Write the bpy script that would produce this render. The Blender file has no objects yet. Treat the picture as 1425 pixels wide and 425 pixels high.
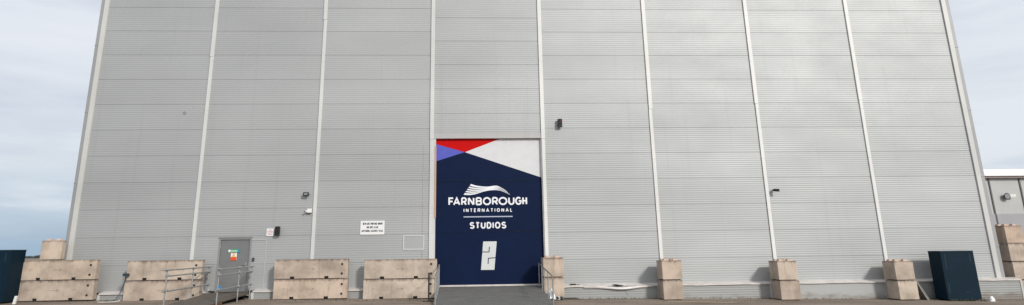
import bpy, bmesh, math, random
from mathutils import Vector, Matrix
random.seed(7)
R = math.radians
S = bpy.context.scene
COL = S.collection
GH = 1.9      # metres between the surveyed eye datum and world zero

# ------------------------------------------------------------------ materials
def nodes(name):
    m = bpy.data.materials.new(name); m.use_nodes = True
    nt = m.node_tree; b = nt.nodes['Principled BSDF']
    return m, nt, b
def N(nt, t, **k):
    n = nt.nodes.new(t)
    for a, v in k.items():
        if a in n.inputs.keys(): n.inputs[a].default_value = v
        else: setattr(n, a, v)
    return n
def coords(nt, scale=(1,1,1), rot=(0,0,0), kind='Object'):
    tc = N(nt, 'ShaderNodeTexCoord'); mp = N(nt, 'ShaderNodeMapping')
    mp.inputs['Scale'].default_value = scale; mp.inputs['Rotation'].default_value = rot
    nt.links.new(tc.outputs[kind], mp.inputs['Vector']); return mp.outputs['Vector']
def noise(nt, vec, scale, detail=4, rough=.55):
    n = N(nt, 'ShaderNodeTexNoise'); n.inputs['Scale'].default_value = scale
    n.inputs['Detail'].default_value = detail; n.inputs['Roughness'].default_value = rough
    nt.links.new(vec, n.inputs['Vector']); return n.outputs['Fac']
def ramp(nt, fac, stops):
    r = N(nt, 'ShaderNodeValToRGB'); e = r.color_ramp.elements
    while len(e) < len(stops): e.new(.5)
    for el, (p, c) in zip(e, stops):
        el.position = p; el.color = (c, c, c, 1) if isinstance(c, (int, float)) else (*c, 1)
    nt.links.new(fac, r.inputs['Fac']); return r.outputs['Color']
def mix(nt, a, b, fac, mode='MIX'):
    m = N(nt, 'ShaderNodeMix'); m.data_type = 'RGBA'; m.blend_type = mode
    for sock, v in ((m.inputs[0], fac), (m.inputs[6], a), (m.inputs[7], b)):
        if isinstance(v, bpy.types.NodeSocket): nt.links.new(v, sock)
        elif isinstance(v, (int, float)): sock.default_value = v
        else: sock.default_value = (*v, 1)
    return m.outputs[2]
def bump(nt, b, h, strength, dist):
    n = N(nt, 'ShaderNodeBump'); n.inputs['Strength'].default_value = strength
    n.inputs['Distance'].default_value = dist
    nt.links.new(h, n.inputs['Height']); nt.links.new(n.outputs['Normal'], b.inputs['Normal'])

def mat_cladding(name, col, dark=.86, rough=.42, metal=.15):
    m, nt, b = nodes(name)
    v = coords(nt)
    big = noise(nt, coords(nt, (.12, .12, .3)), 1.0, 3)
    streak = noise(nt, coords(nt, (3.2, 3.2, .09)), 1.0, 5, .65)
    # every 1.15 m panel was rolled in a slightly different batch
    sep = N(nt, 'ShaderNodeSeparateXYZ'); nt.links.new(v, sep.inputs[0])
    dv = N(nt, 'ShaderNodeMath', operation='DIVIDE'); nt.links.new(sep.outputs['Z'], dv.inputs[0]); dv.inputs[1].default_value = 1.15
    sb = N(nt, 'ShaderNodeMath', operation='ADD'); nt.links.new(dv.outputs[0], sb.inputs[0]); sb.inputs[1].default_value = .7175
    fl = N(nt, 'ShaderNodeMath', operation='FLOOR'); nt.links.new(sb.outputs[0], fl.inputs[0])
    dx = N(nt, 'ShaderNodeMath', operation='ADD'); nt.links.new(sep.outputs['X'], dx.inputs[0]); dx.inputs[1].default_value = 1.209
    dx2 = N(nt, 'ShaderNodeMath', operation='DIVIDE'); nt.links.new(dx.outputs[0], dx2.inputs[0]); dx2.inputs[1].default_value = 5.005
    fx = N(nt, 'ShaderNodeMath', operation='FLOOR'); nt.links.new(dx2.outputs[0], fx.inputs[0])
    cb = N(nt, 'ShaderNodeCombineXYZ'); nt.links.new(fl.outputs[0], cb.inputs[0]); nt.links.new(fx.outputs[0], cb.inputs[1])
    wn = N(nt, 'ShaderNodeTexWhiteNoise'); nt.links.new(cb.outputs[0], wn.inputs['Vector'])
    c1 = mix(nt, [c*dark for c in col], col, ramp(nt, big, [(.3, 0), (.65, 1)]))
    c2 = mix(nt, c1, [c*.78 for c in col], ramp(nt, streak, [(.56, 0), (.82, .5)]))
    pv = ramp(nt, wn.outputs['Value'], [(0, .95), (1, 1.0)])
    c3 = mix(nt, c2, pv, 1.0, 'MULTIPLY')
    nt.links.new(c3, b.inputs['Base Color'])
    b.inputs['Roughness'].default_value = rough; b.inputs['Metallic'].default_value = metal
    rr = ramp(nt, noise(nt, coords(nt, (.5, .5, .9)), 1, 4), [(.3, rough-.02), (.7, rough+.04)])
    nt.links.new(rr, b.inputs['Roughness'])
    return m
def add_splash(m, zmid):
    nt = m.node_tree; b = nt.nodes['Principled BSDF']; src = b.inputs['Base Color'].links[0].from_socket
    v = coords(nt); sep = N(nt, 'ShaderNodeSeparateXYZ'); nt.links.new(v, sep.inputs[0])
    n1 = noise(nt, coords(nt, (1.1, 1.1, 3)), 1.6, 6, .65)
    a = N(nt, 'ShaderNodeMath', operation='MULTIPLY_ADD'); nt.links.new(n1, a.inputs[0]); a.inputs[1].default_value = 1.1
    sb = N(nt, 'ShaderNodeMath', operation='MULTIPLY_ADD'); nt.links.new(sep.outputs['Z'], sb.inputs[0]); sb.inputs[1].default_value = -1.3; sb.inputs[2].default_value = zmid
    nt.links.new(sb.outputs[0], a.inputs[2])
    nt.links.new(mix(nt, src, (.17, .14, .11), ramp(nt, a.outputs[0], [(.62, 0), (.95, .7)])), b.inputs['Base Color'])
def mat_paint(name, col, rough=.5, metal=0, var=.12, sc=3, spec=.5, bmp=0):
    m, nt, b = nodes(name)
    f = noise(nt, coords(nt), sc, 5, .6)
    c = mix(nt, [x*(1-var) for x in col], [min(1, x*(1+var*.6)) for x in col], ramp(nt, f, [(.3, 0), (.7, 1)]))
    nt.links.new(c, b.inputs['Base Color']); b.inputs['Roughness'].default_value = rough
    b.inputs['Metallic'].default_value = metal; b.inputs['Specular IOR Level'].default_value = spec
    if bmp: bump(nt, b, noise(nt, coords(nt), sc*12, 4), bmp, .01)
    return m
def mat_concrete(name, col):
    m, nt, b = nodes(name)
    oi = N(nt, 'ShaderNodeObjectInfo')
    v0 = coords(nt)
    va = N(nt, 'ShaderNodeVectorMath', operation='ADD'); nt.links.new(v0, va.inputs[0])
    sc = N(nt, 'ShaderNodeVectorMath', operation='SCALE'); sc.inputs[0].default_value = (37, 19, 23)
    nt.links.new(oi.outputs['Random'], sc.inputs['Scale']); nt.links.new(sc.outputs[0], va.inputs[1])
    v = va.outputs[0]
    def mp(s):
        k = N(nt, 'ShaderNodeMapping'); k.inputs['Scale'].default_value = s; nt.links.new(v, k.inputs['Vector']); return k.outputs['Vector']
    blot = noise(nt, mp((1.3, 1.3, 1.5)), 1.0, 6, .6)
    fine = noise(nt, v, 22, 5, .7)
    run = noise(nt, mp((7, 7, .7)), 1.0, 4, .6)
    c = mix(nt, [x*.72 for x in col], [min(1, x*1.10) for x in col], ramp(nt, blot, [(.34, 0), (.60, 1)]))
    c = mix(nt, c, (.17, .13, .10), ramp(nt, run, [(.57, 0), (.80, .55)]))
    c = mix(nt, c, (.52, .47, .41), ramp(nt, noise(nt, mp((2.6, 2.6, 2.6)), 1, 3), [(.62, 0), (.8, .35)]))
    c = mix(nt, c, (.20, .16, .13), ramp(nt, fine, [(.60, 0), (.80, .5)]))
    # dark rim with a ragged lower edge along the top of each block
    sep = N(nt, 'ShaderNodeSeparateXYZ'); nt.links.new(v0, sep.inputs[0])
    wob = N(nt, 'ShaderNodeMath', operation='MULTIPLY_ADD'); nt.links.new(run, wob.inputs[0]); wob.inputs[1].default_value = .26; nt.links.new(sep.outputs['Z'], wob.inputs[2])
    c = mix(nt, c, (.15, .11, .09), ramp(nt, wob.outputs[0], [(.82, 0), (.91, .75)]))
    tint = ramp(nt, oi.outputs['Random'], [(0, (.84, .80, .78)), (.5, (1.0, .98, .96)), (1, (.94, .85, .79))])
    c = mix(nt, c, tint, 1.0, 'MULTIPLY')
    nt.links.new(c, b.inputs['Base Color']); b.inputs['Roughness'].default_value = .9
    b.inputs['Specular IOR Level'].default_value = .25
    bump(nt, b, fine, .5, .012)
    return m
def mat_ground(name):
    m, nt, b = nodes(name)
    v = coords(nt)
    big = noise(nt, coords(nt, (.25, .8, 1)), 1, 5, .6); fine = noise(nt, v, 14, 6, .7)
    patch = noise(nt, coords(nt, (.09, .5, 1)), 1.3, 3)
    c = mix(nt, (.17, .135, .108), (.29, .235, .19), ramp(nt, big, [(.32, 0), (.68, 1)]))
    c = mix(nt, c, (.075, .06, .05), ramp(nt, noise(nt, coords(nt, (.5, 3.2, 1)), 1.1, 5, .65), [(.52, 0), (.66, .75)]))
    c = mix(nt, c, (.30, .25, .20), ramp(nt, patch, [(.55, 0), (.75, .6)]))
    c = mix(nt, c, (.08, .063, .052), ramp(nt, fine, [(.5, 0), (.75, .75)]))
    nt.links.new(c, b.inputs['Base Color']); b.inputs['Roughness'].default_value = .88
    b.inputs['Specular IOR Level'].default_value = .3
    bump(nt, b, fine, .6, .02)
    return m

M = dict(
    clad = mat_cladding('ribbed_cladding_grey', (.418, .432, .434), rough=.56, metal=.38),
    clad_smooth = mat_cladding('smooth_flashing_grey', (.47, .47, .465), rough=.62, metal=.2),
    plinth = mat_cladding('plinth_sheet_dirt_shade_grey', (.34, .35, .345), rough=.55, metal=.2), plinths = mat_cladding('plinth_plain_sheet', (.40, .41, .405), rough=.55, metal=.2),  # plinth base colour is darkened for dirt and the shade under the cap
    pil = mat_cladding('cover_strip_pale', (.72, .72, .70), rough=.5, metal=.05),
    pil_left = mat_cladding('cover_strip_left_grey', (.62, .63, .62), rough=.5, metal=.05),  # darker grey for the strips left of the navy door
    pil_dull = mat_cladding('cover_strip_dull', (.58, .58, .57), rough=.5, metal=.05),
    trim = mat_cladding('corner_trim_pale', (.58, .58, .56), rough=.4, metal=.05),
    trim_dark = mat_cladding('corner_trim_grey', (.33, .34, .35), rough=.5),
    cap = mat_paint('plinth_cap_dusty_white', (.62, .58, .55), .5, .1, .22, 2.2),
    capw = mat_paint('bent_flashing_white', (.62, .60, .58), .35, .1, .06),
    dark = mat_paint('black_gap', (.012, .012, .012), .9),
    black = mat_paint("black_plastic", (.012, .012, .014), .5),
    navy = mat_paint('navy_door_paint', (.0018, .0095, .041), .6, 0, .14, 1.2, .12),
    navy_joint = mat_paint('navy_joint', (.002, .006, .022), .6, spec=.2),
    red = mat_paint('red_vinyl', (.52, .003, .003), .6, 0, .04, spec=.1),
    blue = mat_paint('violet_blue_vinyl', (.085, .10, .46), .5, 0, .05, spec=.3),
    white = mat_paint('white_vinyl', (.62, .62, .64), .5, 0, .05),
    logo = mat_paint('white_lettering', (.78, .79, .82), .5, 0, .03),
    two = mat_paint('pale_grey_numeral', (.60, .62, .62), .5, 0, .04),
    rule = mat_paint('pale_blue_rule', (.42, .46, .56), .5, 0, .03),
    tan = mat_paint('tan_edge_guard', (.52, .32, .20), .7, 0, .1),
    pdoor = mat_paint('grey_door_paint', (.175, .178, .182), .5, .1, .08, 1.5),
    pframe = mat_paint('door_frame_grey', (.25, .255, .26), .5, .1, .06),
    steel = mat_paint('galvanised_tube', (.36, .37, .37), .42, .55, .2, 9),
    dsteel = mat_paint('dark_steel', (.035, .03, .028), .6, .3, .2, 6),
    deck = mat_paint('grey_grip_deck', (.125, .125, .12), .8, 0, .16, 2.5, bmp=.4),
    deckb = mat_paint('brown_ply_deck', (.105, .088, .072), .8, 0, .25, 2.0, bmp=.4),
    side = mat_paint('ramp_side_dark', (.02, .017, .015), .85),
    rust = mat_paint('rusty_edge', (.14, .07, .035), .8, .1, .3, 6),
    conc = mat_concrete('tan_cast_concrete', (.51, .44, .37)),
    socket = mat_paint('dark_socket', (.02, .017, .015), .8),
    arrow = mat_paint('cast_arrow_mark', (.21, .165, .13), .9),
    teal = mat_paint('dark_teal_ply', (.0018, .0150, .029), .6, 0, .25, 1.6, .15),
    teal_edge = mat_paint('dark_teal_edge', (.012, .032, .048), .6, 0, .2),
    scratch = mat_paint('pale_scuff', (.016, .038, .05), .7),
    sign = mat_paint('white_sign_board', (.74, .75, .75), .4, 0, .03),
    ink = mat_paint('sign_ink', (.03, .03, .035), .6),
    redink = mat_paint('red_ink', (.50, .12, .14), .6),
    green = mat_paint('sign_green', (.01, .36, .14), .5), cyan = mat_paint('sign_blue', (.03, .22, .50), .5),
    orange = mat_paint('sign_orange', (.75, .07, .015), .5), yellow = mat_paint('sign_yellow', (.70, .42, .05), .5),
    redlens = mat_paint('red_lens', (.05, .004, .006), .25), greenlens = mat_paint('green_lens', (.005, .02, .014), .25),
    glass = mat_paint('lamp_glass', (.25, .26, .27), .15),
    camw = mat_paint('white_housing', (.72, .72, .70), .4),
    sheet = mat_paint('white_plastic', (.85, .85, .84), .35, 0, .03),
    board = mat_paint('grey_board', (.16, .16, .155), .6, 0, .2),
    boardw = mat_paint('pale_board_edge', (.34, .33, .31), .6, 0, .15),
    annex = mat_paint('annex_sheet_grey', (.44, .445, .44), .5, .1, .08, .6),
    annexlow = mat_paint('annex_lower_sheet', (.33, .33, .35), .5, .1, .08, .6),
    seam = mat_paint('annex_seam', (.10, .10, .105), .6), fascia = mat_paint('white_fascia', (.85, .86, .88), .4, 0, .02),
    gutter = mat_paint('brown_gutter', (.27, .22, .20), .6),
    ground = mat_ground('dusty_tarmac'),
    line = mat_paint('worn_yellow_paint', (.42, .34, .20), .9, 0, .35, 5),
    tree = mat_paint('far_foliage', (.045, .06, .06), .95, 0, .5, .08),
    weed = mat_paint('weed_green', (.05, .065, .028), .8, 0, .4, 20),
    debris = mat_paint('dark_debris', (.05, .042, .036), .9, 0, .4, 20),
    seam_pink = mat_paint('pinkish_grey_seam', (.46, .40, .38), .6), smudge = mat_paint('grey_smudge', (.235, .24, .245), .8), cable = mat_paint('blue_black_cable', (.02, .035, .05), .6),
    concpale = mat_paint('pinkish_stud_top', (.50, .38, .31), .9, 0, .2, 6),
)

add_splash(M['plinth'], 0.0); add_splash(M['plinths'], 0.0)

# ------------------------------------------------------------------ mesh builder
class MB:
    def __init__(s): s.v = []; s.f = []
    def add(s, vs, fs):
        o = len(s.v); s.v += [tuple(v) for v in vs]; s.f += [tuple(i+o for i in f) for f in fs]; return s
    def box(s, x0, x1, y0, y1, z0, z1):
        vs = [(x, y, z) for z in (z0, z1) for y in (y0, y1) for x in (x0, x1)]
        return s.add(vs, [(0,2,3,1), (4,5,7,6), (0,1,5,4), (2,6,7,3), (0,4,6,2), (1,3,7,5)])
    def prism(s, pts, y0, y1):          # outline in x,z pulled along y
        n = len(pts)
        vs = [(x, y0, z) for x, z in pts] + [(x, y1, z) for x, z in pts]
        return s.add(vs, [tuple(range(n)), tuple(range(2*n-1, n-1, -1))] + [(i, i+n, (i+1) % n+n, (i+1) % n) for i in range(n)])
    def xprism(s, pts, x0, x1):         # outline in y,z pulled along x
        n = len(pts)
        vs = [(x0, y, z) for y, z in pts] + [(x1, y, z) for y, z in pts]
        return s.add(vs, [tuple(range(n)), tuple(range(2*n-1, n-1, -1))] + [(i, i+n, (i+1) % n+n, (i+1) % n) for i in range(n)])
    def flat(s, pts, y):                # polygon facing the yard
        return s.add([(x, y, z) for x, z in pts], [tuple(range(len(pts)))])
    def tube(s, pts, r, n=8):
        pts = [Vector(p) for p in pts]; rings = []
        for i, p in enumerate(pts):
            d = (pts[min(i+1, len(pts)-1)] - pts[max(i-1, 0)]).normalized()
            a = d.cross(Vector((0, 0, 1)) if abs(d.z) < .9 else Vector((1, 0, 0))).normalized(); b = d.cross(a)
            rr = r[i] if isinstance(r, (list, tuple)) else r
            rings.append([p + (a*math.cos(t)+b*math.sin(t))*rr for t in [2*math.pi*k/n for k in range(n)]])
        vs = [q for g in rings for q in g]
        fs = [(i*n+k, i*n+(k+1) % n, (i+1)*n+(k+1) % n, (i+1)*n+k) for i in range(len(pts)-1) for k in range(n)]
        fs += [tuple(range(n-1, -1, -1)), tuple(range((len(pts)-1)*n, len(pts)*n))]
        return s.add(vs, fs)
    def ribbon(s, pts, w, y, closed=False):   # flat stroke of width w in x,z
        P = [Vector(p) for p in pts]; n = len(P); L = []; Rr = []
        for i in range(n):
            a = P[i-1] if (i or closed) else None; c = P[(i+1) % n] if (i < n-1 or closed) else None
            d1 = (P[i]-a).normalized() if a is not None else None; d2 = (c-P[i]).normalized() if c is not None else None
            if d1 is None: d1 = d2
            if d2 is None: d2 = d1
            n1 = Vector((-d1.y, d1.x)); n2 = Vector((-d2.y, d2.x)); m = n1+n2
            if m.length < .3: m = n1
            m.normalize(); k = min(1/max(m.dot(n1), .3), 2.0)
            L.append(P[i]+m*w/2*k); Rr.append(P[i]-m*w/2*k)
        m = n if closed else n-1
        for i in range(m):
            j = (i+1) % n
            s.add([(q.x, y, q.y) for q in (L[i], L[j], Rr[j], Rr[i])], [(0, 1, 2, 3)])
        return s
    def build(s, name, mat, parent=None, loc=(0,0,0), bevel=0, smooth=False, rz=0):
        me = bpy.data.meshes.new(name); me.from_pydata(s.v, [], s.f); me.materials.append(M[mat] if isinstance(mat, str) else mat)
        bm = bmesh.new(); bm.from_mesh(me); bmesh.ops.recalc_face_normals(bm, faces=bm.faces)
        if bevel:
            bmesh.ops.remove_doubles(bm, verts=bm.verts, dist=1e-5)
            ed = [e for e in bm.edges if len(e.link_faces) == 2 and e.calc_face_angle(0) > .5]
            bmesh.ops.bevel(bm, geom=ed, offset=bevel, segments=2, profile=.6, affect='EDGES', clamp_overlap=True)
        bm.to_mesh(me); bm.free()
        if smooth:
            for p in me.polygons: p.use_smooth = True
        o = bpy.data.objects.new(name, me); COL.objects.link(o); o.location = loc; o.rotation_euler.z = rz
        if parent: o.parent = parent
        return o
def tag(o, label, cat, group=None, kind=None):
    o['label'] = label
    if cat: o['category'] = cat
    if group: o['group'] = group
    if kind: o['kind'] = kind
    return o
def struct(o, label=None):
    o['kind'] = 'structure'
    if label: o['label'] = label
    return o
def empty(name, loc, label, cat, group=None, rz=0):
    o = bpy.data.objects.new(name, None); COL.objects.link(o); o.location = loc; o.rotation_euler.z = rz
    o.empty_display_size = .2
    return tag(o, label, cat, group)
def copy_tree(o, parent=None):
    c = o.copy(); COL.objects.link(c); c.parent = parent
    for ch in [k for k in COL.objects if k.parent == o]: copy_tree(ch, c)
    return c

# stroke alphabet, unit box
def arc(cx, cz, rx, rz, a0, a1, n=10):
    return [(cx+rx*math.cos(R(a0+(a1-a0)*i/n)), cz+rz*math.sin(R(a0+(a1-a0)*i/n))) for i in range(n+1)]
GL = {
 'A': [[(0,0),(.5,1),(1,0)], [(.2,.3),(.8,.3)]],
 'B': [[(0,0),(0,1)], [(0,1)]+arc(.58,.76,.36,.24,90,-90,8)+[(0,.52)], [(0,.52)]+arc(.6,.26,.40,.26,90,-90,8)+[(0,0)]],
 'C': [arc(.52,.5,.52,.5,40,320,16)],
 'D': [[(0,0),(0,1)], [(0,1)]+arc(.45,.5,.55,.5,90,-90,12)+[(0,0)]],
 'E': [[(1,1),(0,1),(0,0),(1,0)], [(0,.52),(.85,.52)]],
 'F': [[(1,1),(0,1),(0,0)], [(0,.5),(.85,.5)]],
 'G': [arc(.52,.5,.52,.5,45,350,16)+[(1.02,.5),(.58,.5)]],
 'H': [[(0,0),(0,1)], [(1,0),(1,1)], [(0,.5),(1,.5)]],
 'I': [[(.5,0),(.5,1)]],
 'L': [[(0,1),(0,0),(1,0)]],
 'M': [[(0,0),(0,1),(.5,.3),(1,1),(1,0)]],
 'N': [[(0,0),(0,1)], [(.04,1),(.96,0)], [(1,0),(1,1)]],
 'O': [arc(.5,.5,.5,.5,0,360,24)],
 'R': [[(0,0),(0,1)], [(0,1)]+arc(.58,.72,.40,.28,90,-90,8)+[(0,.44)], [(.5,.44),(1,0)]],
 'S': [arc(.5,.76,.46,.24,25,270,12)[:-1]+arc(.5,.26,.5,.26,90,-155,14)],
 'T': [[(0,1),(1,1)], [(.5,1),(.5,0)]],
 'U': [[(0,1),(0,.42)]+arc(.5,.42,.5,.42,180,360,12)+[(1,1)]],
 'V': [[(0,1),(.5,0),(1,1)]],
 'W': [[(0,1),(.25,0),(.5,.8),(.75,0),(1,1)]],
 'Y': [[(0,1),(.5,.45),(1,1)], [(.5,.45),(.5,0)]],
}
def glyph(mb, ch, x0, x1, z0, z1, w, y, par=None):
    if par: mb = MB()
    for i, st in enumerate(GL[ch]):
        y -= .0006
        mb.ribbon([(x0+w/2+px*(x1-x0-w), z0+w/2+pz*(z1-z0-w)) for px, pz in st], w, y)
    if par: mb.build('letter', 'logo', par)
def word(mb, text, x0, x1, z0, z1, w, y, gap=.28, par=None, rel={'I': .3, 'M': 1.25, 'W': 1.4, 'O': 1.15, 'G': 1.1, 'A': 1.15, 'L': .8, 'E': .8, 'F': .8, 'T': .9, ' ': .5}):
    ws = [rel.get(c, 1.0) for c in text]; tot = sum(ws)+gap*(len(text)-1); u = (x1-x0)/tot; x = x0
    for c, k in zip(text, ws):
        if c != ' ': glyph(mb, c, x, x+k*u, z0, z1, min(w, k*u), y, par)
        x += (k+gap)*u

# ------------------------------------------------------------------ ground
GP = [(-60, .17), (-10, .17), (0, .15), (4.5, .115), (9, .075), (13, .03), (19, -.08), (24, -.155), (28.6, -.24), (33.7, -.33), (38, -.41), (45, -.5), (60, -.55)]
def gz(x):
    if x <= GP[0][0]: return GP[0][1]
    for (a, za), (b, zb) in zip(GP, GP[1:]):
        if x <= b: return za+(zb-za)*(x-a)/(b-a)
    return GP[-1][1]
xs = [-3000, -900, -300, -100] + [p[0] for p in GP] + [100, 300, 900, 3000]; xs = sorted(set(xs))
ys = [-300, -60, -20, -8, -3, 0, 30, 120, 500, 3000]
mb = MB(); n = len(xs)
mb.add([(x, y, gz(x)) for y in ys for x in xs], [(j*n+i, j*n+i+1, (j+1)*n+i+1, (j+1)*n+i) for j in range(len(ys)-1) for i in range(n-1)])
struct(mb.build('ground', 'ground'), 'dusty brown tarmac yard in front of the hangar')

# ------------------------------------------------------------------ hangar
PX = [-1.209+5.005*k for k in range(9)]
TOP = 20.0; LOW = .42
hang = empty('hangar', (18.8, 0, 0), 'huge pale grey ribbed metal hangar with pale vertical cover strips and a navy door', 'building')
hang.location = (0, 0, 0)
mb = MB(); mb.box(PX[0]-.1, PX[8]+.1, .30, 60, .2, TOP-.1); mb.build('side_walls', 'clad_smooth', hang)
mb = MB(); mb.xprism([(.0, TOP), (60.2, TOP), (60.2, TOP+.5), (30, TOP+3), (.0, TOP+.5)], PX[0]-.35, PX[8]+.35); mb.build('roof', 'clad_smooth', hang)
def ribbed(mb, x0, x1, z0, z1, seam0, pitch=1.15, ribs=12, d=.0026, y=0, rnd=None):
    """a sheet of horizontal micro ribs with a groove at every panel joint, as real relief"""
    rnd = rnd or random.Random(int(x0*100))
    prof = []; z = seam0
    while z > z0: z -= pitch
    while z < z1:
        g = rnd.uniform(.011, .021)
        prof += [(z-g/2, y), (z-g/2+.002, y+.013), (z+g/2-.002, y+.013), (z+g/2, y)]
        st = pitch/ribs
        for r in range(ribs):
            a = z+st*r+(g/2 if r == 0 else 0); b = z+st*(r+1)-(g/2 if r == ribs-1 else 0)
            h = b-a; dd = d*rnd.uniform(.9, 1.1)
            prof += [(a+h*.12, y), (a+h*.27, y-dd), (a+h*.70, y-dd), (a+h*.88, y)]
        z += pitch
    prof = [(a, b) for a, b in prof if z0 < a < z1]
    prof = [(z0, y)]+prof+[(z1, y)]
    nx = 6; xsn = [x0+(x1-x0)*i/nx for i in range(nx+1)]
    vs = []; k = nx+1
    for (zz, yy) in prof:
        for x in xsn: vs.append((x, yy, zz))
    mb.add(vs, [(j*k+i, j*k+i+1, (j+1)*k+i+1, (j+1)*k+i) for j in range(len(prof)-1) for i in range(nx)])
SE = 12.975
for k in range(8):
    x0, x1 = PX[k]+.07, PX[k+1]-.07
    mb = MB()
    if k == 3:
        ribbed(mb, x0-.02, x1+.02, 7.0, TOP, 12.52)
    elif k == 1:      # doorway for the personnel door
        ribbed(mb, x0, 4.88, LOW, 2.56, SE); ribbed(mb, 6.24, x1, LOW, 2.56, SE, rnd=random.Random(5)); ribbed(mb, x0, x1, 2.56, TOP, SE)
    else:
        ribbed(mb, x0, x1, LOW, TOP, SE)
    mb.build('wall_panel', 'clad', hang)
# header flashing over the big doorway, reveals
mb = MB(); mb.box(PX[3]+.06, PX[4]-.06, -.02, .28, 6.78, 7.0); mb.build('header_flashing', 'clad_smooth', hang, bevel=.006)
MB().box(PX[3]+.05, 13.995, -.005, .26, .2, 6.78).build('door_jamb', 'pil_dull', hang); MB().box(18.70, PX[4]-.05, -.005, .26, .2, 6.78).build('door_jamb', 'pil_dull', hang)
mb = MB(); mb.box(13.955, 14.02, -.03, .0-.006, 3.30, 6.45); mb.build('edge_guard', 'tan', hang)
# pilasters: pale pressed strips lapped from several lengths
jit0 = random.Random(77)
jz = [8.2, 10.6, 12.4, 6.75, 6.75, 8.1, 8.35, 8.5, 9.0]
for k in range(9):
    x = PX[k]
    if k in (0, 8): continue
    mb = MB(); w = .074
    for (za, zb, e) in ((.50, jz[k]-.0, 0), (jz[k]+.004, 14.2, .008), (14.204, TOP, 0)):
        ww = w+(.012 if e else 0)
        j = jit0.uniform(-.012, .012); mb.xprism([(.0, za), (-.055-e, za), (-.055-e, zb), (.0, zb)], x-ww+j, x+ww+j)
    o = mb.build('cover_strip', 'pil' if k > 3 else 'pil_left', hang, bevel=.006)
    m2 = MB()
    z = 1.2
    while z < 14: 
        for s in (-1, 1): m2.box(x+s*.06-.01, x+s*.06+.01, -.071, -.0555, z-.01, z+.01)
        z += 1.15*2
    m2.build('rivet', 'pil_dull', o)['kind'] = 'stuff'
# corners
for s, xc in ((-1, PX[0]), (1, PX[8])):
    a, b, c = (xc-.07, xc+.13, xc-.27) if s < 0 else (xc-.13, xc+.07, xc+.28)
    if s > 0: a, b = 38.68, 38.90; c = 39.10
    else: a, b = -1.29, -1.09; c = -1.46
    mb = MB(); mb.box(a, b, -.07, .31, .3, TOP)
    mb.build('corner_trim', 'trim', hang, bevel=.006)
    mb = MB(); x0, x1 = (c, a-.003) if s < 0 else (b+.003, c)
    mb.box(x0, x1, -.03, .5, .2, TOP); 
    for z in (1.8, 4.9, 8.0, 11.1, 14.2, 17.3): mb.box(x0-(.012 if s < 0 else 0), x1+(.012 if s > 0 else 0), -.042, .512, z, z+.06)
    mb.build('corner_return', 'trim_dark', hang, bevel=.006)
# plinth and its cap
def capmesh(mb, x0, x1, dmg=False, seed=0):
    rnd = random.Random(seed); nx = max(8, int((x1-x0)/.08)); prof = []
    ph = rnd.uniform(0, 6)
    for i in range(nx+1):
        x = x0+(x1-x0)*i/nx
        wv = .006*math.sin(x*2.1+ph)+.004*math.sin(x*5.3+ph*2)
        ey, ez, ly, lz, my, mz = -.415, .405+wv, -.415, .362+wv, -.2, .445
        if dmg:
            t = math.exp(-((x-21.85)/.62)**2); t2 = math.exp(-((x-19.9)/.25)**2); t3 = math.exp(-((x-22.9)/.35)**2)
            ez -= .11*t - .02*t2; ly -= .08*t; ey -= .02*t; lz -= .10*t-.01*t2+.02*t3; my -= .04*t; mz -= .07*t-.03*t2
            cr = .010*math.sin(x*17)*math.exp(-((x-21.5)/1.4)**2); mz += cr; ez += .4*cr
        prof.append([(x, -.008, .475), (x, my, mz), (x, ey, ez), (x, ly, lz)])
    vs = [p for q in prof for p in q]
    mb.add(vs, [(i*4+k, (i+1)*4+k, (i+1)*4+k+1, i*4+k+1) for i in range(nx) for k in range(3)])
segs = [(-1.15, .05, 1, 0), (.44, 4.66, 1, 0), (6.60, 13.80, 1, 0), (18.86, 23.52, 1, 1), (23.55, 28.36, 1, 0), (28.42, 33.42, 0, 0), (33.50, 39.44, 1, 0)]
for i, (x0, x1, rib, dmg) in enumerate(segs):
    mb = MB()
    if rib:
        ribbed(mb, x0, x1, -.6, .40, .9, d=.004, y=-.35)
    else: mb.box(x0, x1, -.352, -.33, -.6, .41)
    mb.box(x0, x1, -.327, 0.28, -.6, .39)
    p = mb.build('plinth', 'plinth' if rib else 'plinths', hang)
    mb = MB(); capmesh(mb, x0-.05, x1+.05, dmg, i)
    c = mb.build('cap', 'cap', p, smooth=False)
    MB().box(x0-.12, x0-.003, -.375, -.01, -.6, .36).build('end_trim', 'trim', p, bevel=.004)
    if i in (2, 6): MB().box(x1+.003, x1+.10, -.375, -.01, -.6, .36).build('end_trim', 'trim', p, bevel=.004)
    if dmg:
        # the bent-out lip and its torn holes
        mb = MB(); pts = []
        n = 24
        for j in range(n+1):
            u = j/n; x = 20.3+2.7*u; t = (math.sin(math.pi*u**1.35)**2)*.5
            pts.append([(x, -.40-.05*t, .36-.085*t+.02), (x, -.42-.16*t, .33-.13*t), (x, -.40-.11*t, .325-.175*t), (x, -.385, .30-.12*t)])
        vs = [q for r in pts for q in r]
        mb.add(vs, [(a*4+b, (a+1)*4+b, (a+1)*4+b+1, a*4+b+1) for a in range(n) for b in range(3)])
        mb.build('bent_flashing', 'capw', c, smooth=True)
        mb = MB()
        for (hx, hz, w, h) in ((19.86, .47, .17, .05), (20.02, .455, .16, .02), (21.62, .43, .16, .03), (21.8, .405, .2, .022), (19.42, .415, .1, .02)):
            rr = random.Random(int(hx*10)); k = 9
            MB().flat([(hx+w*(.7+.5*rr.random())*math.cos(R(360*j/k)), hz+h*(.6+.7*rr.random())*math.sin(R(360*j/k))) for j in range(k)], -.419 if hx > 21 else -.30).build('tear', 'dark', c)
        mb = MB(); mb.ribbon([(22.02, .22), (22.06, .15), (22.13, .06), (22.16, -.01)], .016, -.362); mb.build('split', 'board', p)

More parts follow.
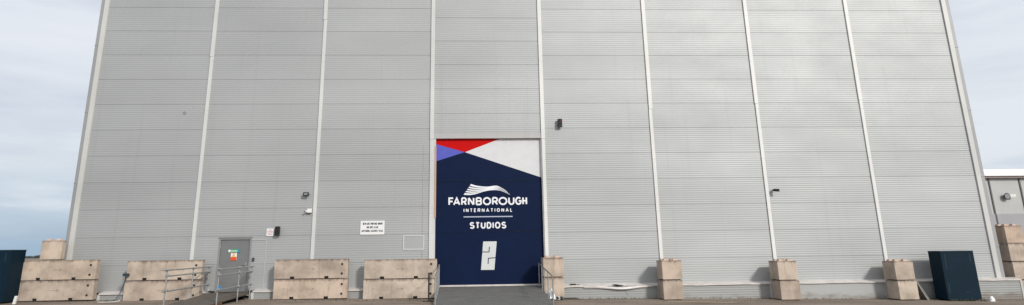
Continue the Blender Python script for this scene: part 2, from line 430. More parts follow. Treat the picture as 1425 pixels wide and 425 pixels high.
# ------------------------------------------------------------------ big navy door (part of the hangar)
door = MB().box(13.97, 18.74, .13, .24, .44, 6.775).build('sliding_door', 'navy', hang)
Y1 = .126
MB().flat([(14.0, 6.547), (15.28, 6.182), (14.0, 5.783)], Y1).build('blue_triangle', 'blue', door)
MB().flat([(14.0, 6.549), (14.0, 6.77), (16.84, 6.77), (15.284, 6.184)], Y1).build('red_triangle', 'red', door)
MB().flat([(16.845, 6.77), (18.72, 6.77), (18.72, 5.022), (15.29, 6.181)], Y1).build('white_triangle', 'white', door)
for z in (4.893, 2.70): MB().box(13.99, 18.72, .118, .13, z-.012, z+.012).build('panel_joint', 'navy_joint', door)
mb = MB()
for (x, z) in ((15.6, 4.905), (15.35, 4.905), (16.1, 4.9), (14.6, 2.71), (15.3, 2.71), (17.6, 2.71), (18.0, 2.712), (15.9, 2.71), (14.9, 4.9), (17.3, 4.9)):
    MB().box(x-.015, x+.015, .112, .1178, z-.008, z+.008).build('joint_rivet', 'scratch', door)
MB().box(13.98, 18.72, .0, .129, .44, .505).build('threshold', 'cap', hang)
Y2 = .1255
mb = MB(); z0, z1 = 3.832, 4.186
for ch, a, b in zip('FARNBOROUGH', (14.56, 14.765, 15.119, 15.416, 15.761, 16.072, 16.476, 16.763, 17.193, 17.50, 17.815),
                    (14.80, 15.085, 15.37, 15.701, 16.04, 16.44, 16.745, 17.155, 17.475, 17.785, 18.032)):
    glyph(mb, ch, a, b, z0, z1, .070, Y2, door)
mb = MB(); word(mb, 'INTERNATIONAL', 15.225, 17.37, 3.54, 3.70, .034, Y2, .5, par=door)
MB().flat([(15.225, 3.317), (17.372, 3.317), (17.372, 3.362), (15.225, 3.362)], Y2).build('rule_line', 'rule', door)
mb = MB(); word(mb, 'STUDIOS', 15.49, 17.087, 2.826, 3.115, .060, Y2, .2, par=door)
# the swoosh of fanned bands above the name
def spl(P, u):
    n = len(P)-1; t = u*n; i = min(int(t), n-1); f = t-i
    g = lambda j: Vector(P[max(0, min(n, j))])
    a, b, c, d = g(i-1), g(i), g(i+1), g(i+2)
    return .5*((2*b)+(c-a)*f+(2*a-5*b+4*c-d)*f*f+(-a+3*b-3*c+d)*f**3)
T_ = [(15.555, 4.763), (15.80, 4.690), (16.05, 4.655), (16.304, 4.645), (16.665, 4.682), (16.88, 4.60), (17.08, 4.475), (17.29, 4.272)]
B_ = [(15.226, 4.296), (15.50, 4.283), (15.78, 4.325), (16.10, 4.425), (16.45, 4.482), (16.75, 4.478), (16.98, 4.415), (17.288, 4.270)]
mb = MB()
for i in range(5):
    vs = []
    for j in range(41):
        u = j/40; gap = .085*(1-u/.45)**.6 if u < .45 else (.10*min(1, (u-.55)/.2) if u > .55 else 0)
        a = i/5+gap/2*(1 if i else 0); b = (i+1)/5-gap/2*(1 if i < 4 else 0)
        t, q = spl(T_, u), spl(B_, u)
        for w in (a, b):
            p = t.lerp(q, w); vs.append((p.x, Y2, p.y))
    mb.add(vs, [(2*j, 2*j+1, 2*j+3, 2*j+2) for j in range(40)])
mb.build('swoosh_emblem', 'logo', door)
two = MB().flat([(16.075, 2.287), (16.66, 2.287), (16.545, 1.104), (15.97, 1.104)], Y2).build('numeral_two', 'two', door)
for q in ([(16.03, 1.848), (16.322, 1.845), (16.342, 2.06)], [(16.61, 1.603), (16.293, 1.585), (16.276, 1.343)]):
    MB().ribbon(q, .036, .1225).build('numeral_cut', 'navy_joint', door)

# ------------------------------------------------------------------ personnel door (part of the hangar)
mb = MB(); mb.box(4.88, 4.95, -.03, .15, .36, 2.56); mb.box(6.17, 6.24, -.03, .15, .36, 2.56); mb.box(4.95, 6.17, -.03, .15, 2.49, 2.56)
mb.box(4.86, 6.26, -.06, -.031, 2.565, 2.60)
fr = mb.build('door_frame', 'pframe', hang, bevel=.004)
pd = MB().box(4.955, 6.165, .02, .10, .38, 2.485).build('door', 'pdoor', hang)
mb = MB(); mb.tube([(6.06, .02, 1.47), (6.06, -.05, 1.47), (5.92, -.05, 1.47)], .013); mb.box(6.03, 6.09, .0, .02, 1.36, 1.56); mb.build('handle', 'steel', pd)
for z in (.7, 1.4, 2.2): MB().tube([(4.955, .005, z-.06), (4.955, .005, z+.06)], .013).build('hinge', 'pframe', pd)
MB().box(6.83, 6.87, -.022, -.003, .5, 2.45).build('trim_strip', 'clad_smooth', hang)
MB().box(6.24, 6.87, -.022, -.003, 2.452, 2.48).build('trim_strip', 'clad_smooth', hang)
# outlined hatch beside the navy door
hb = MB(); a, b, c, d = 12.64, 13.52, 1.98, 2.58
for q in ((a, b, d-.022, d), (a, b, c, c+.03), (a, a+.03, c+.03, d-.022), (b-.022, b, c+.03, d-.022)): hb.box(q[0], q[1], -.034, -.004, q[2], q[3])
hp = MB().box(a+.031, b-.023, -.016, -.003, c+.031, d-.023).build('hatch', 'clad', hang)
hb.build('hatch_frame', 'pil', hp)
MB().box(13.44, 13.456, -.02, -.008, .6, 6.5).build('trim_strip', 'seam_pink', hang)
mb = MB(); mb.add([(2.84+.07*math.cos(t)*(1+.15*math.sin(3*t)), -.02, 7.99+.07*math.sin(t)) for t in [2*math.pi*i/14 for i in range(14)]]+[(2.84+.07*math.cos(t), 0, 7.99+.07*math.sin(t)) for t in [2*math.pi*i/14 for i in range(14)]],
   [tuple(range(14))]+[(i, (i+1) % 14, (i+1) % 14+14, i+14) for i in range(14)])
mb.build('wall_smudge', 'smudge', hang)  # thin grey disc added to stand for a smudge on the wall

# ------------------------------------------------------------------ signs and devices on the wall
def sign_board(name, x0, x1, z0, z1, label, cat='sign', y=-.035, mat='sign'):
    o = empty(name, ((x0+x1)/2, y, z0), label, cat)
    w = (x1-x0)/2; h = z1-z0
    p = MB().box(-w, w, 0, .022, 0, h).build('board', mat, o, bevel=.003)
    return o, w, h
o, w, h = sign_board('wall_sign', 10.79, 11.82, 2.63, 3.21, 'white rectangular warning sign with dark lettering on the wall left of the navy door')
mb = MB()
word(mb, 'BEWARE MOVING DOOR', -.41, .43, .41, .505, .020, -.004, .22)
word(mb, 'DO NOT LEAN', -.24, .24, .26, .355, .020, -.004, .22)
word(mb, 'ANYTHING AGAINST WALL', -.46, .46, .11, .205, .018, -.004, .22)
mb.build('lettering', 'ink', o)
o, w, h = sign_board('wall_sign', 6.83, 7.13, 2.62, 2.93, 'small square white sign with red print beside the signal light')
mb = MB(); rnd = random.Random(3)
for i, (a, b, z) in enumerate(((-.06, .06, .25), (-.12, .12, .19), (-.11, .12, .13), (-.08, .08, .07))):
    x = a
    while x < b: q = rnd.uniform(.012, .03); mb.flat([(x, z-.012), (min(x+q, b), z-.012), (min(x+q, b), z+.012), (x, z+.012)], -.004); x += q+.009
mb.build('lettering', 'redink', o)
o, w, h = sign_board('door_sign', 5.285, 5.775, 1.965, 2.09, 'green and blue strip sign across the grey side door', y=-.012, mat='green')
mb = MB(); mb.box(w-.07, w-.004, -.004, -.001, .004, h-.004); mb.build('blue_end', 'cyan', o)
mb = MB(); mb.box(-w+.01, -w+.10, -.0045, -.0015, .012, h-.012)
rnd = random.Random(9); x = -w+.13
while x < w-.1: q = rnd.uniform(.015, .03); mb.flat([(x, .035), (x+q, .035), (x+q, .085), (x, .085)], -.004); x += q+.012
mb.build('lettering', 'sign', o)
o, w, h = sign_board('door_sign', 5.41, 5.655, 1.64, 1.955, 'orange and white square warning sticker below the green strip on the side door', y=-.012)
mb = MB(); mb.box(-w+.004, w-.004, -.004, -.001, .004, .14); mb.build('orange_band', 'orange', o)
mb = MB(); mb.ribbon([(-.07, .15), (0, .28), (.07, .15)], .026, -.005, True); mb.build('triangle', 'yellow', o)
mb = MB(); mb.ribbon([(-.09, .30), (.09, .30)], .018, -.005); mb.ribbon([(0, .17), (0, .23)], .02, -.006)
for x in (-.07, -.03, .02, .06): mb.flat([(x-.012, .05), (x+.014, .05), (x+.014, .075), (x-.012, .075)], -.006)
mb.build('print', 'orange', o)

def signal(loc, label, cat='signal light', tilt=0):
    o = empty('signal_light', loc, label, cat, 'twin lens signal lights on the hangar wall')
    MB().box(-.10, .10, -.16, -.05, 0, .38).build('housing', 'black', o, bevel=.012)
    for z in (.06, .26): MB().box(-.035, .035, -.052, 0.03, z, z+.06).build('bracket', 'steel', o)
    for z, m in ((.27, 'redlens'), (.11, 'greenlens')):
        MB().tube([(0, -.16, z), (0, -.175, z)], .062, 16).build('lens', m, o)
        mb = MB(); k = 10
        P0 = [(.072*math.cos(R(-10+200*i/k)), .072*math.sin(R(-10+200*i/k))) for i in range(k+1)]
        vs = []
        for (x, zz) in P0: vs += [(x, -.161, z+zz), (x, -.205+.02*(1-max(0, zz)/.072), z+zz), (x*1.08, -.205+.02*(1-max(0, zz)/.072), z+zz*1.08), (x*1.08, -.161, z+zz*1.08)]
        mb.add(vs, [(i*4+a, (i+1)*4+a, (i+1)*4+(a+1) % 4, i*4+(a+1) % 4) for i in range(k) for a in range(4)]+[(0,1,2,3), tuple(k*4+a for a in (3,2,1,0))])
        mb.build('visor', 'black', o)
    return o
signal((7.32, -.05, 2.63), 'lower black signal light beside the small red print sign')
signal((19.58, -.05, 7.25), 'upper black signal light, high on the wall right of the navy door top')

o = empty('floodlight', (8.43, -.05, 4.36), 'small black rectangular floodlight above the white camera', 'floodlight')
MB().box(-.12, .12, -.18, -.11, -.075, .075).build('housing', 'black', o, bevel=.012)
MB().box(-.075, .075, -.186, -.1805, -.035, .035).build('lens', 'glass', o)
mb = MB(); mb.tube([(.13, -.15, 0), (.13, -.02, .0), (-.13, -.02, 0), (-.13, -.15, 0)], .012); mb.box(-.05, .05, -.03, .02, -.04, .04); mb.build('bracket', 'dsteel', o)

o = empty('security_camera', (8.66, -.10, 3.66), 'small white camera box on the second pale cover strip from the left corner', 'camera')
o.location = (8.60, -.02, 3.66)
MB().box(-.09, .10, -.14, .0, -.09, .09).build('housing', 'camw', o, bevel=.015)
mb = MB(); mb.tube([(-.08, -.08, -.02), (-.13, -.16, -.03), (-.16, -.22, -.04)], [.03, .035, .035], 10); mb.build('camera_arm', 'camw', o)
MB().tube([(-.16, -.22, -.04), (-.165, -.235, -.043)], .025, 10).build('lens', 'black', o)
MB().tube([(0, -.1, .09), (0.01, -.1, .13)], .01).build('aerial', 'dsteel', o); MB().tube([(-.08, -.05, -.08), (-.09, -.06, -.13)], .02).build('fitting', 'dsteel', o)

o = empty('security_camera', (29.10, -.02, 4.34), 'dark bullet camera on a wall bracket right of the sixth cover strip', 'camera')
MB().box(-.05, .05, -.03, .02, -.06, .06).build('base_plate', 'camw', o, bevel=.005)
mb = MB(); mb.tube([(0, -.03, 0), (.03, -.14, -.01), (.08, -.2, .0)], .02, 8); mb.build('bracket', 'board', o)
mb = MB(); mb.tube([(-.05, -.10, .02), (.03, -.19, .01), (.14, -.33, -.01)], [.045, .06, .06], 12); mb.build('housing', 'black', o)
MB().tube([(.14, -.33, -.01), (.146, -.338, -.012)], .045, 12).build('lens', 'glass', o)
o = empty('button_box', (6.36, -.02, 1.60), 'tiny black button box on the wall right of the side door', 'button')
MB().box(-.04, .04, -.06, .02, 0, .14).build('housing', 'black', o, bevel=.008); MB().tube([(0, -.06, .07), (0, -.072, .07)], .018, 10).build('button', 'steel', o)

# ------------------------------------------------------------------ concrete blocks
def long_block(bev=False, arrow=True):
    L, D, H = 2.99, .30, .785
    n1, n2, nw, nh = .74, 2.13, .085, .105
    pts = [(0.02, 0), (n1-nw, 0), (n1-nw, nh), (n1+nw, nh), (n1+nw, 0), (n2-nw, 0), (n2-nw, nh), (n2+nw, nh), (n2+nw, 0), (L-.02, 0), (L, .03), (L, H-.02), (L-.02, H)]
    pts += [(.14, H), (.0, H-.20), (0, .03)] if bev else [(.02, H), (0, H-.02), (0, .03)]
    o = bpy.data.objects.new('concrete_block', None); COL.objects.link(o)
    MB().prism([(a, max(b, .022)) if b < .022 else (a, b) for a, b in pts], 0, D).build('block', 'conc', o, bevel=.012)
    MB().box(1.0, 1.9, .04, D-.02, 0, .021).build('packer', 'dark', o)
    for z in (.20, .575): MB().tube([(L-.235, .002, z), (L-.235, -.006, z)], .048, 10).build('lifting_socket', 'socket', o)
    for x, w in ((n1, nw), (n2, nw)): MB().box(x-w+.002, x+w-.002, .05, .07, .002, nh-.002).build('fork_slot', 'dark', o)
    if arrow:
        mb = MB(); mb.ribbon([(1.30, .40), (1.62, .40)], .014, -.003); mb.ribbon([(1.53, .46), (1.63, .40), (1.53, .34)], .014, -.0036); mb.build('cast_arrow', 'arrow', o)
        for x in (.42, 2.25): MB().ribbon(arc(x, .41, .05, .035, 0, 300, 8), .01, -.003).build('cast_mark', 'arrow', o)
    return o
def cube_block(W=.83, D=.79, H=.775, stud=True, single=False, name='concrete_block'):
    o = bpy.data.objects.new(name, None); COL.objects.link(o)
    pts = [(.03, 0), (W-.03, 0), (W, .03), (W, H), (0, H), (0, .03)]
    MB().prism([(a, b+.02 if b < .02 else b) for a, b in pts], 0, D).build('block', 'conc', o, bevel=.014)
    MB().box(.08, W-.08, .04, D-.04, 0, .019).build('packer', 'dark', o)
    if stud:
        for sx in (.27, .73):
            for sy in ((.5,) if single else (.27, .73)):
                cx, cy = W*sx, D*sy; a, b, h = .11, .07, .075
                vs = [(cx-a, cy-a, H-.005), (cx+a, cy-a, H-.005), (cx+a, cy+a, H-.005), (cx-a, cy+a, H-.005), (cx-b, cy-b, H+h), (cx+b, cy-b, H+h), (cx+b, cy+b, H+h), (cx-b, cy+b, H+h)]
                MB().add(vs, [(0,1,2,3), (4,5,6,7), (0,1,5,4), (1,2,6,5), (2,3,7,6), (3,0,4,7)]).build('stud', 'concpale', o)
    return o
GRPL = 'long concrete blocks stacked along the hangar wall'; GRPC = 'square ended concrete blocks stacked along the hangar wall'
lb_bev = long_block(True); lb = long_block(False); cb = cube_block(); cbn = cube_block(stud=False)
slab_end = cube_block(W=.80, D=.29, H=.77, single=True)
used = set()
def place(src, loc, label, group, rz=0):
    o = src if src.name not in used else copy_tree(src)
    if src.name not in used: used.add(src.name)
    o.location = loc; o.rotation_euler.z = R(rz); tag(o, label, 'concrete block', group); return o
jit = random.Random(21)
LB = [(lb, -2.65, 'in the leftmost pair'), (lb, 1.54, 'in the pair behind the side ramp railing'), (lb, 7.48, 'in the pair right of the side door'), (lb, 11.11, 'in the pair just left of the navy door')]
LZ = [.178, .112, .08, .03]
for i, ((src, x, txt), z) in enumerate(zip(LB, LZ)):
    yb = -.745+jit.uniform(-.01, .01)
    place(src, (x, yb, z), 'lower long tan concrete block '+txt, GRPL, jit.uniform(-.4, .4))
    top = lb_bev if i == 0 else lb
    place(top, (x+jit.uniform(-.02, .02), yb+.004, z+.790), ('upper long tan concrete block with a cut corner ' if i == 0 else 'upper long tan concrete block ')+txt, GRPL, jit.uniform(-.5, .5))
place(slab_end, (-1.96, -.745, .178+.790*2), 'single square concrete block perched on top of the leftmost long blocks', GRPC, 3)
CB = [(18.50, .03, 'at the right side of the navy door'), (23.43, -.15, 'on the first pier right of the buckled plinth flashing'), (28.35, -.235, 'at the foot of the sixth cover strip'), (33.39, -.31, 'with the grey board leaning on it')]
for i, (x, z, txt) in enumerate(CB):
    a = place(cbn, (x, -1.22, z), 'lower square concrete block '+txt, GRPC, [0, .8, -.8, .6][i])
    b = place(cb, (x+[.0, .01, -.01, -.02][i], -1.215, z+.785), 'upper studded square concrete block '+txt, GRPC, [0, -.6, .5, 1.2][i])
for k in range(4):
    names = ['bottom', 'second from bottom', 'third from bottom', 'topmost']
    o = place(cb if k == 3 else cbn, (39.62+[0, .015, -.012, -.02][k], .06, -.43+.782*k), names[k]+' concrete block of the four high stack past the right corner', GRPC, [.5, 0, -1, 1][k])
# black footing under the block beside the ramp
o = empty('footing_block', (18.90, -1.10, gz(18.9)), 'black rubber footing with white marks under the concrete block right of the navy door', 'footing')
MB().box(-.33, .36, -.16, .55, 0, .03-gz(18.9)).build('rubber_block', 'black', o, bevel=.015)
mb = MB(); mb.ribbon([(-.02, .12), (.0, .05), (.07, .03)], .022, -.164); mb.ribbon(arc(.19, .115, .035, .022, 150, -90, 6)+arc(.19, .06, .045, .03, 80, -150, 7), .02, -.164)
mb.build('mark', 'sign', o)

# ------------------------------------------------------------------ dark teal boxes
def teal(loc, W, D, H, label, rz=0, scuffs=True):
    o = empty('storage_box', loc, label, 'box', 'dark teal boxes beside the hangar', R(rz))
    MB().box(0, W, 0, D, .04, H).build('body', 'teal', o, bevel=.01)
    MB().box(-.012, W+.012, -.012, D+.012, H, H+.028).build('lid', 'teal_edge', o, bevel=.004)
    for x in (.12, W-.28): MB().box(x, x+.16, .03, D-.03, 0, .04).build('skid', 'dsteel', o)
    if scuffs:
        mb = MB()
        for (x, z) in ((W*.58, .34), (W*.65, .34)): mb.flat([(x, z), (x+.05, z), (x+.05, z+.03), (x, z+.03)], -.003)
        for (x, z0, z1) in ((.16, H-.7, H-.12), (W-.2, H-.4, H-.1), (.11, .3, .75)): mb.flat([(x, z0), (x+.025, z0), (x+.03, z1), (x+.01, z1)], -.003)
        mb.build('scuff', 'scratch', o)
    return o
teal((35.32, -1.40, -.36), 1.45, .74, 1.98, 'tall dark teal box between the leaning board and the four high block stack')
teal((-5.05, -1.60, .17), 2.50, .90, 1.98, 'dark teal box at the far left edge beside the stacked long blocks')

# leaning board, bollard, cable, litter
mb = MB(); o = empty('leaning_board', (34.30, -.95, gz(34.3)), 'narrow grey board leaning against the last square block pair left of the teal box', 'board')
mb.add([(.42, -.02, 0), (.54, -.02, 0), (.54, .35, 0), (.42, .35, 0), (.02, .0, .84), (.10, .0, .84), (.10, .33, .84), (.02, .33, .84)], [(0,1,2,3), (4,5,6,7), (0,1,5,4), (1,2,6,5), (2,3,7,6), (3,0,4,7)])
mb.build('board', 'board', o); mb = MB(); mb.add([(.43, -.026, 0), (.455, -.026, 0), (.05, -.006, .84), (.03, -.006, .84)], [(0, 1, 2, 3)]); mb.build('pale_edge', 'boardw', o)
o = empty('marker_post', (-1.86, -2.0, .165), 'short white marker post leaning at the foot of the left teal box', 'post')
mb = MB(); mb.add([(-.05, -.04, 0), (.05, -.04, 0), (.05, .04, 0), (-.05, .04, 0), (0, -.04, .3), (.09, -.04, .3), (.09, .04, .3), (0, .04, .3)], [(0,1,2,3), (4,5,6,7), (0,1,5,4), (1,2,6,5), (2,3,7,6), (3,0,4,7)])
mb.build('post', 'camw', o, bevel=.006)
mb = MB(); mb.tube([(1.62, -.9, 1.25), (1.60, -.82, .95), (1.50, -.85, .55), (1.38, -.95, .22), (1.30, -1.05, .15), (1.0, -1.1, .145)], .016, 6); mb.box(1.54, 1.72, -1.0, -.8, 1.1, 1.2)
tag(mb.build('cable', 'cable'), 'dark cable hanging beside the second pair of long concrete blocks', 'cable')
mb = MB(); mb.tube([(1.72, -1.3, .19), (1.60, -1.35, .16), (1.35, -1.42, .15), (.95, -1.45, .15)], .013, 6)
tag(mb.build('white_pipe', 'camw'), 'short bent white pipe lying on the ground between the first two block pairs', 'pipe')
def crumple(name, loc, sx, sy, sz, mat, label, cat, seed, par=None):
    rnd = random.Random(seed); mb = MB(); n = 7; vs = []
    for j in range(n):
        for i in range(n):
            u, v = i/(n-1)-.5, j/(n-1)-.5; hgt = max(0, 1-(2*u)**2-(2*v)**2)
            vs.append((u*sx+rnd.uniform(-.1, .1)*sx, v*sy+rnd.uniform(-.1, .1)*sy, .004+sz*(hgt*.8+rnd.uniform(0, .35)*(hgt > 0))))
    mb.add(vs, [(j*n+i, j*n+i+1, (j+1)*n+i+1, (j+1)*n+i) for j in range(n-1) for i in range(n-1)])
    o = mb.build(name, mat, None, loc); tag(o, label, cat); return o
crumple('plastic_sheet', (18.62, -2.3, .10), .26, 1.3, .34, 'sheet', 'crumpled bright white plastic sheeting at the right edge of the main ramp', 'plastic sheet', 4)
crumple('paper_scrap', (37.1, -1.5, gz(37)), .22, .2, .20, 'sheet', 'white paper scrap at the foot of the right teal box', 'litter', 8)
crumple('rubble', (19.7, -.75, gz(19.7)), .7, .22, .07, 'debris', 'little heap of dark rubble at the wall foot right of the main ramp', 'rubble', 11)

# ------------------------------------------------------------------ main ramp
rm = empty('ramp', (16.36, 0, 0), 'wide grey ramp up to the navy door', 'ramp')
def rl(x): return x-16.36
prof = [(-.002, .445), (-.5, .425), (-4.9, gz(16)-.0+.02), (-4.9, gz(16)-.15), (-.002, gz(16)-.15)]
mb = MB(); mb.xprism(prof, rl(14.12), rl(18.47)); mb.build('deck', 'deck', rm)
mb = MB()
for i in range(1, 12):
    y = -.5-i*.37; z = .425+(y+.5)*(.425-(gz(16)+.02))/4.4
    mb.box(rl(14.125), rl(18.465), y-.006, y+.006, z+.0005, z+.006)
mb.build('deck_joint', 'board', rm)
def zr(y): return .425+(min(y, -.5)+.5)*(.425-(gz(16)+.02))/4.4
for x, pys, nm in ((14.20, (-.45, -1.3, -2.2, -3.1, -4.3), 'thin grey'), (18.40, (-.5, -1.45, -2.4, -3.4, -4.75), 'grey')):
    r = bpy.data.objects.new('railing', None); COL.objects.link(r); r.parent = rm
    top = lambda y: zr(y)+.93
    MB().tube([(rl(x), pys[0], top(pys[0])), (rl(x), pys[-1], top(pys[-1])+.06)], .024).build('top_rail', 'steel', r)
    for y in pys: MB().tube([(rl(x), y, zr(y)-.02), (rl(x), y, top(y)+.02)], .024 if y in (pys[0], pys[-1]) else .017).build('post', 'steel', r)
o = empty('barrier_post', (13.86, -2.1, gz(13.86)), 'thin black post on a flat foot left of the main ramp', 'post')
MB().tube([(0, 0, 0.02), (0, 0, 1.08)], .034, 10).build('pole', 'dsteel', o); MB().box(-.24, .2, -.14, .14, 0, .022).build('foot', 'dsteel', o, bevel=.005)

# ------------------------------------------------------------------ side door ramp with scaffold tube railings
sr = empty('side_ramp', (5.5, 0, 0), 'brown timber ramp with galvanised tube railings leading to the grey side door', 'ramp')
g = .13
f = lambda x: x-5.5
prof = [(-.36, .372), (-1.15, .35), (-4.75, g+.07), (-4.75, g+.03), (-1.15, .27), (-.36, .29)]
MB().xprism(prof, f(4.82), f(6.38)).build('deck', 'deckb', sr)
mb = MB()
mb.xprism([(-.37, .285), (-1.15, .265), (-4.3, g+.055), (-4.3, gz(6)-.05), (-.37, gz(6)-.05)], f(4.84), f(4.9))
for y in (-.5, -1.6, -2.9): mb.box(f(6.2), f(6.3), y-.05, y+.05, gz(6)-.02, .27-.05*max(0, -y-1.15))
mb.box(f(5.0), f(6.2), -.42, -.37, gz(6)-.02, .28)
mb.build('frame', 'side', sr)
MB().xprism([(-3.4, .20), (-4.76, g+.072), (-4.76, g+.02), (-3.4, .13)], f(6.383), f(6.40)).build('edge_angle', 'rust', sr)
for x, pys in ((4.74, (-.48, -2.1, -4.4)), (6.44, (-.42, -1.9, -4.1))):
    r = bpy.data.objects.new('railing', None); COL.objects.link(r); r.parent = sr
    for y in pys: MB().tube([(f(x), y, gz(5)-.02), (f(x), y, 1.43)], .025).build('post', 'steel', r)
    for z, zz, e in ((1.40, 1.385, .45), (1.21, 1.18, .1), (.70, .67, .35)):
        MB().tube([(f(x)+.045, pys[0]+(.2 if z > 1.3 else .1), z), (f(x)+.045, pys[-1]-e, zz)], .024).build('rail', 'steel', r)
    for y in pys:
        for z in (1.39, 1.20, .69): MB().box(f(x)-.04, f(x)+.08, y-.04, y+.04, z-.035, z+.035).build('coupler', 'steel', r, bevel=.01)
tg = MB().box(f(6.38), f(6.50), -3.95, -3.90, .68, .80); tg.build('blue_tag', 'cyan', sr)

# ------------------------------------------------------------------ annex behind, far right
an = empty('annex_building', (52, 12, gz(52)), 'low light grey sheet metal building with a white roof edge behind the right corner', 'building')
ax = lambda x: x-52
gb = gz(52)
MB().box(ax(41.5), ax(80), 0, 25, 0, 6.0-gb).build('wall', 'annex', an)
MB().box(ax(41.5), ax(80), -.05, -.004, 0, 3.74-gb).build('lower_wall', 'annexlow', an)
MB().box(ax(41.3), ax(80.2), -.35, 25.2, 6.12-gb, 6.55-gb).build('roof_edge', 'fascia', an, bevel=.02)
MB().box(ax(41.4), ax(80.1), -.25, -.003, 6.0-gb, 6.115-gb).build('gutter', 'gutter', an)
mb = MB()
for i in range(18):
    x = ax(43.1+2.06*i); MB().box(x-.045, x+.045, -.075, -.0505, 0, 3.74-gb).build('seam', 'seam', an); MB().box(x-.045, x+.045, -.05, -.002, 3.745-gb, 5.995-gb).build('seam', 'seam', an)
o = empty('floodlight', (50.15, 12, 4.83), 'round dark floodlight with a white visor on the annex wall', 'floodlight')
MB().tube([(-.0, -.02, 0), (0, -.22, 0)], [.10, .22], 14).build('housing', 'black', o)
MB().tube([(.0, -.22, 0), (0, -.235, 0)], .17, 14).build('lens', 'glass', o)
mb = MB(); mb.add([(.12, -.2, .12), (.55, -.28, .10), (.52, -.28, -.04), (.12, -.2, -.08), (.12, -.16, .14), (.55, -.24, .12), (.52, -.24, -.02), (.12, -.16, -.06)], [(0,1,2,3), (4,5,6,7), (0,1,5,4), (1,2,6,5), (2,3,7,6), (3,0,4,7)]); mb.build('visor', 'camw', o)

# ------------------------------------------------------------------ far tree belt on the left, weeds
rnd = random.Random(2); mb = MB()
x = -700
while x < 120:
    w = rnd.uniform(5, 12); h = rnd.uniform(1.5, 2.5); y = 420+rnd.uniform(-20, 20); k = 7
    vs = [(x+w*.6*math.cos(R(360*i/k)), y+w*.4*math.sin(R(360*i/k)), 0) for i in range(k)]
    vs += [(x+w*.6*rnd.uniform(.6, 1)*math.cos(R(360*i/k)), y+w*.4*math.sin(R(360*i/k)), h*rnd.uniform(.5, .8)) for i in range(k)]+[(x+rnd.uniform(-1, 1), y, h)]
    mb.add(vs, [(i, (i+1) % k, (i+1) % k+k, i+k) for i in range(k)]+[(i+k, (i+1) % k+k, 2*k) for i in range(k)]); x += w*.55
tag(mb.build('far_woodland', 'tree'), 'thin dark line of distant trees on the left horizon', 'woodland', kind='stuff')
rnd = random.Random(12); mb = MB()
for (x0, x1, y, n, h) in ((35.3, 37.2, -1.47, 60, .10), (24, 38, -.42, 120, .06), (0, 4.5, -.45, 30, .05), (19, 23, -.42, 50, .07), (7, 14, -1.45, 40, .05)):
    for i in range(n):
        x = rnd.uniform(x0, x1); yy = y-rnd.uniform(0, .12); z = gz(x); a = rnd.uniform(0, 6.28); hh = h*rnd.uniform(.4, 1.3)
        for j in range(3):
            dx, dy = .03*math.cos(a+j*2), .03*math.sin(a+j*2)
            mb.add([(x-.008, yy, z), (x+.008, yy, z), (x+dx, yy+dy-.01, z+hh)], [(0, 1, 2)])
tag(mb.build('weeds', 'weed'), 'sparse green weeds growing along the foot of the wall and boxes', 'weeds', kind='stuff')
mb = MB(); zz = .004
mb.add([(23.5, -1.75, gz(23.5)+zz), (26.0, -2.45, gz(26)+zz), (25.8, -2.62, gz(25.8)+zz), (23.3, -2.0, gz(23.3)+zz)], [(0, 1, 2, 3)])
struct(mb.build('painted_line', 'line'), 'worn yellow painted line on the tarmac')
# grit on the yard
mb = MB(); rnd = random.Random(31)
for i in range(700):
    x = rnd.uniform(-3, 41); y = -.45-abs(rnd.gauss(0, .9)); z = gz(x); r = rnd.uniform(.006, .022)
    mb.add([(x-r, y, z), (x+r, y-r*.3, z), (x, y+r, z), (x, y, z+r)], [(0, 1, 3), (1, 2, 3), (2, 0, 3)])
tag(mb.build('grit', 'debris'), 'loose grit and small stones scattered along the foot of the wall', 'grit', kind='stuff')

# ------------------------------------------------------------------ light
dx, dy, dz = .60, -1.0, .62
el = math.atan2(dz, math.hypot(dx, dy)); az = math.atan2(dx, dy)      # azimuth clockwise from +Y
sl = bpy.data.lights.new('sun', 'SUN'); sl.energy = 2.5; sl.angle = R(7); sl.color = (1, .955, .90)
so = bpy.data.objects.new('sun', sl); COL.objects.link(so)
so.rotation_euler = Vector((dx, dy, dz)).to_track_quat('Z', 'Y').to_euler(); so.location = (40, -30, 30)
w = bpy.data.worlds.new('World'); S.world = w; w.use_nodes = True; nt = w.node_tree
bg = nt.nodes['Background']; bg.inputs['Strength'].default_value = .1
sky = N(nt, 'ShaderNodeTexSky'); sky.sky_type = 'NISHITA'; sky.sun_disc = False; sky.sun_elevation = el; sky.sun_rotation = az
tc = N(nt, 'ShaderNodeTexCoord'); sep = N(nt, 'ShaderNodeSeparateXYZ'); nt.links.new(tc.outputs['Generated'], sep.inputs[0])
mp = N(nt, 'ShaderNodeMapping'); mp.inputs['Scale'].default_value = (2.2, 2.2, 13); nt.links.new(tc.outputs['Generated'], mp.inputs['Vector'])
cl = noise(nt, mp.outputs['Vector'], 1.0, 6, .55)
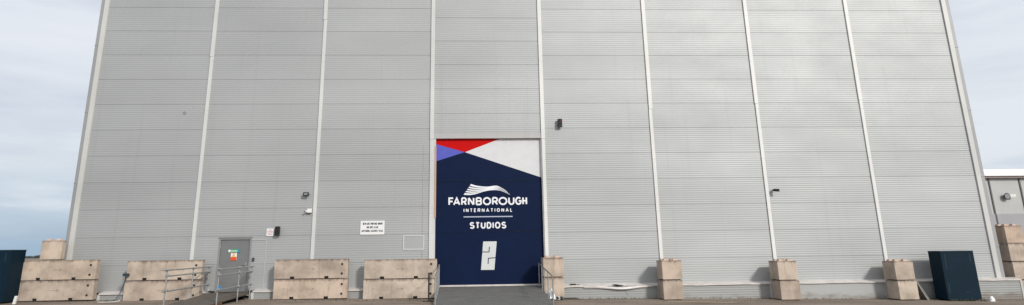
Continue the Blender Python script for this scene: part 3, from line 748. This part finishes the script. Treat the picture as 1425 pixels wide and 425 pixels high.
# cloud deck: bluish haze near the horizon, pale lavender white overhead
deck = ramp(nt, sep.outputs['Z'], [(0.0, (3.6, 4.9, 6.3)), (.05, (5.3, 6.3, 7.3)), (.12, (7.2, 7.7, 8.3)), (.30, (8.0, 8.3, 8.9)), (1.0, (7.0, 7.2, 7.6))])
dull = mix(nt, deck, (.85, .88, .91), 1.0, 'MULTIPLY')
cloud = mix(nt, deck, dull, ramp(nt, cl, [(.46, 0), (.60, 1)]))
cloud = mix(nt, cloud, (8.6, 8.8, 9.2), ramp(nt, cl, [(.36, .6), (.46, 0)]))
col = mix(nt, sky.outputs['Color'], cloud, .96)
# thin cloud is brighter round the veiled sun and duller and bluer away from it
dot = N(nt, 'ShaderNodeVectorMath', operation='DOT_PRODUCT'); nt.links.new(tc.outputs['Generated'], dot.inputs[0])
dot.inputs[1].default_value = Vector((dx, dy, dz)).normalized()
col = mix(nt, col, ramp(nt, dot.outputs['Value'], [(.0, (.98, .99, 1.0)), (.45, (.92, .95, .99)), (.8, (1.25, 1.2, 1.12)), (1.0, (1.9, 1.8, 1.65))]), 1.0, 'MULTIPLY')
nt.links.new(col, bg.inputs['Color'])

# ------------------------------------------------------------------ camera
cam = bpy.data.cameras.new('camera'); co = bpy.data.objects.new('camera', cam); COL.objects.link(co); S.camera = co
right = Vector((0.99886284, -0.04594292, -0.01273895)); up = Vector((0.000547139, -0.256132715, 0.966641471)); fwd = Vector((0.0476732, 0.96554921, 0.25581631))
co.matrix_world = Matrix(((right.x, up.x, -fwd.x, 15.2088), (right.y, up.y, -fwd.y, -28.7923), (right.z, up.z, -fwd.z, .0493+GH), (0, 0, 0, 1)))
cam.sensor_width = 36; cam.lens = 900/1425*36; cam.shift_x = (712.5-687.44)/1425; cam.shift_y = (109.16-212.5)/1425; cam.clip_end = 5000; cam.clip_start = .1
S.view_settings.view_transform = 'Standard'; S.view_settings.look = 'None'; S.view_settings.exposure = 0; S.view_settings.gamma = 1
S.render.engine = 'CYCLES'; S.cycles.use_denoising = True; S.cycles.max_bounces = 6
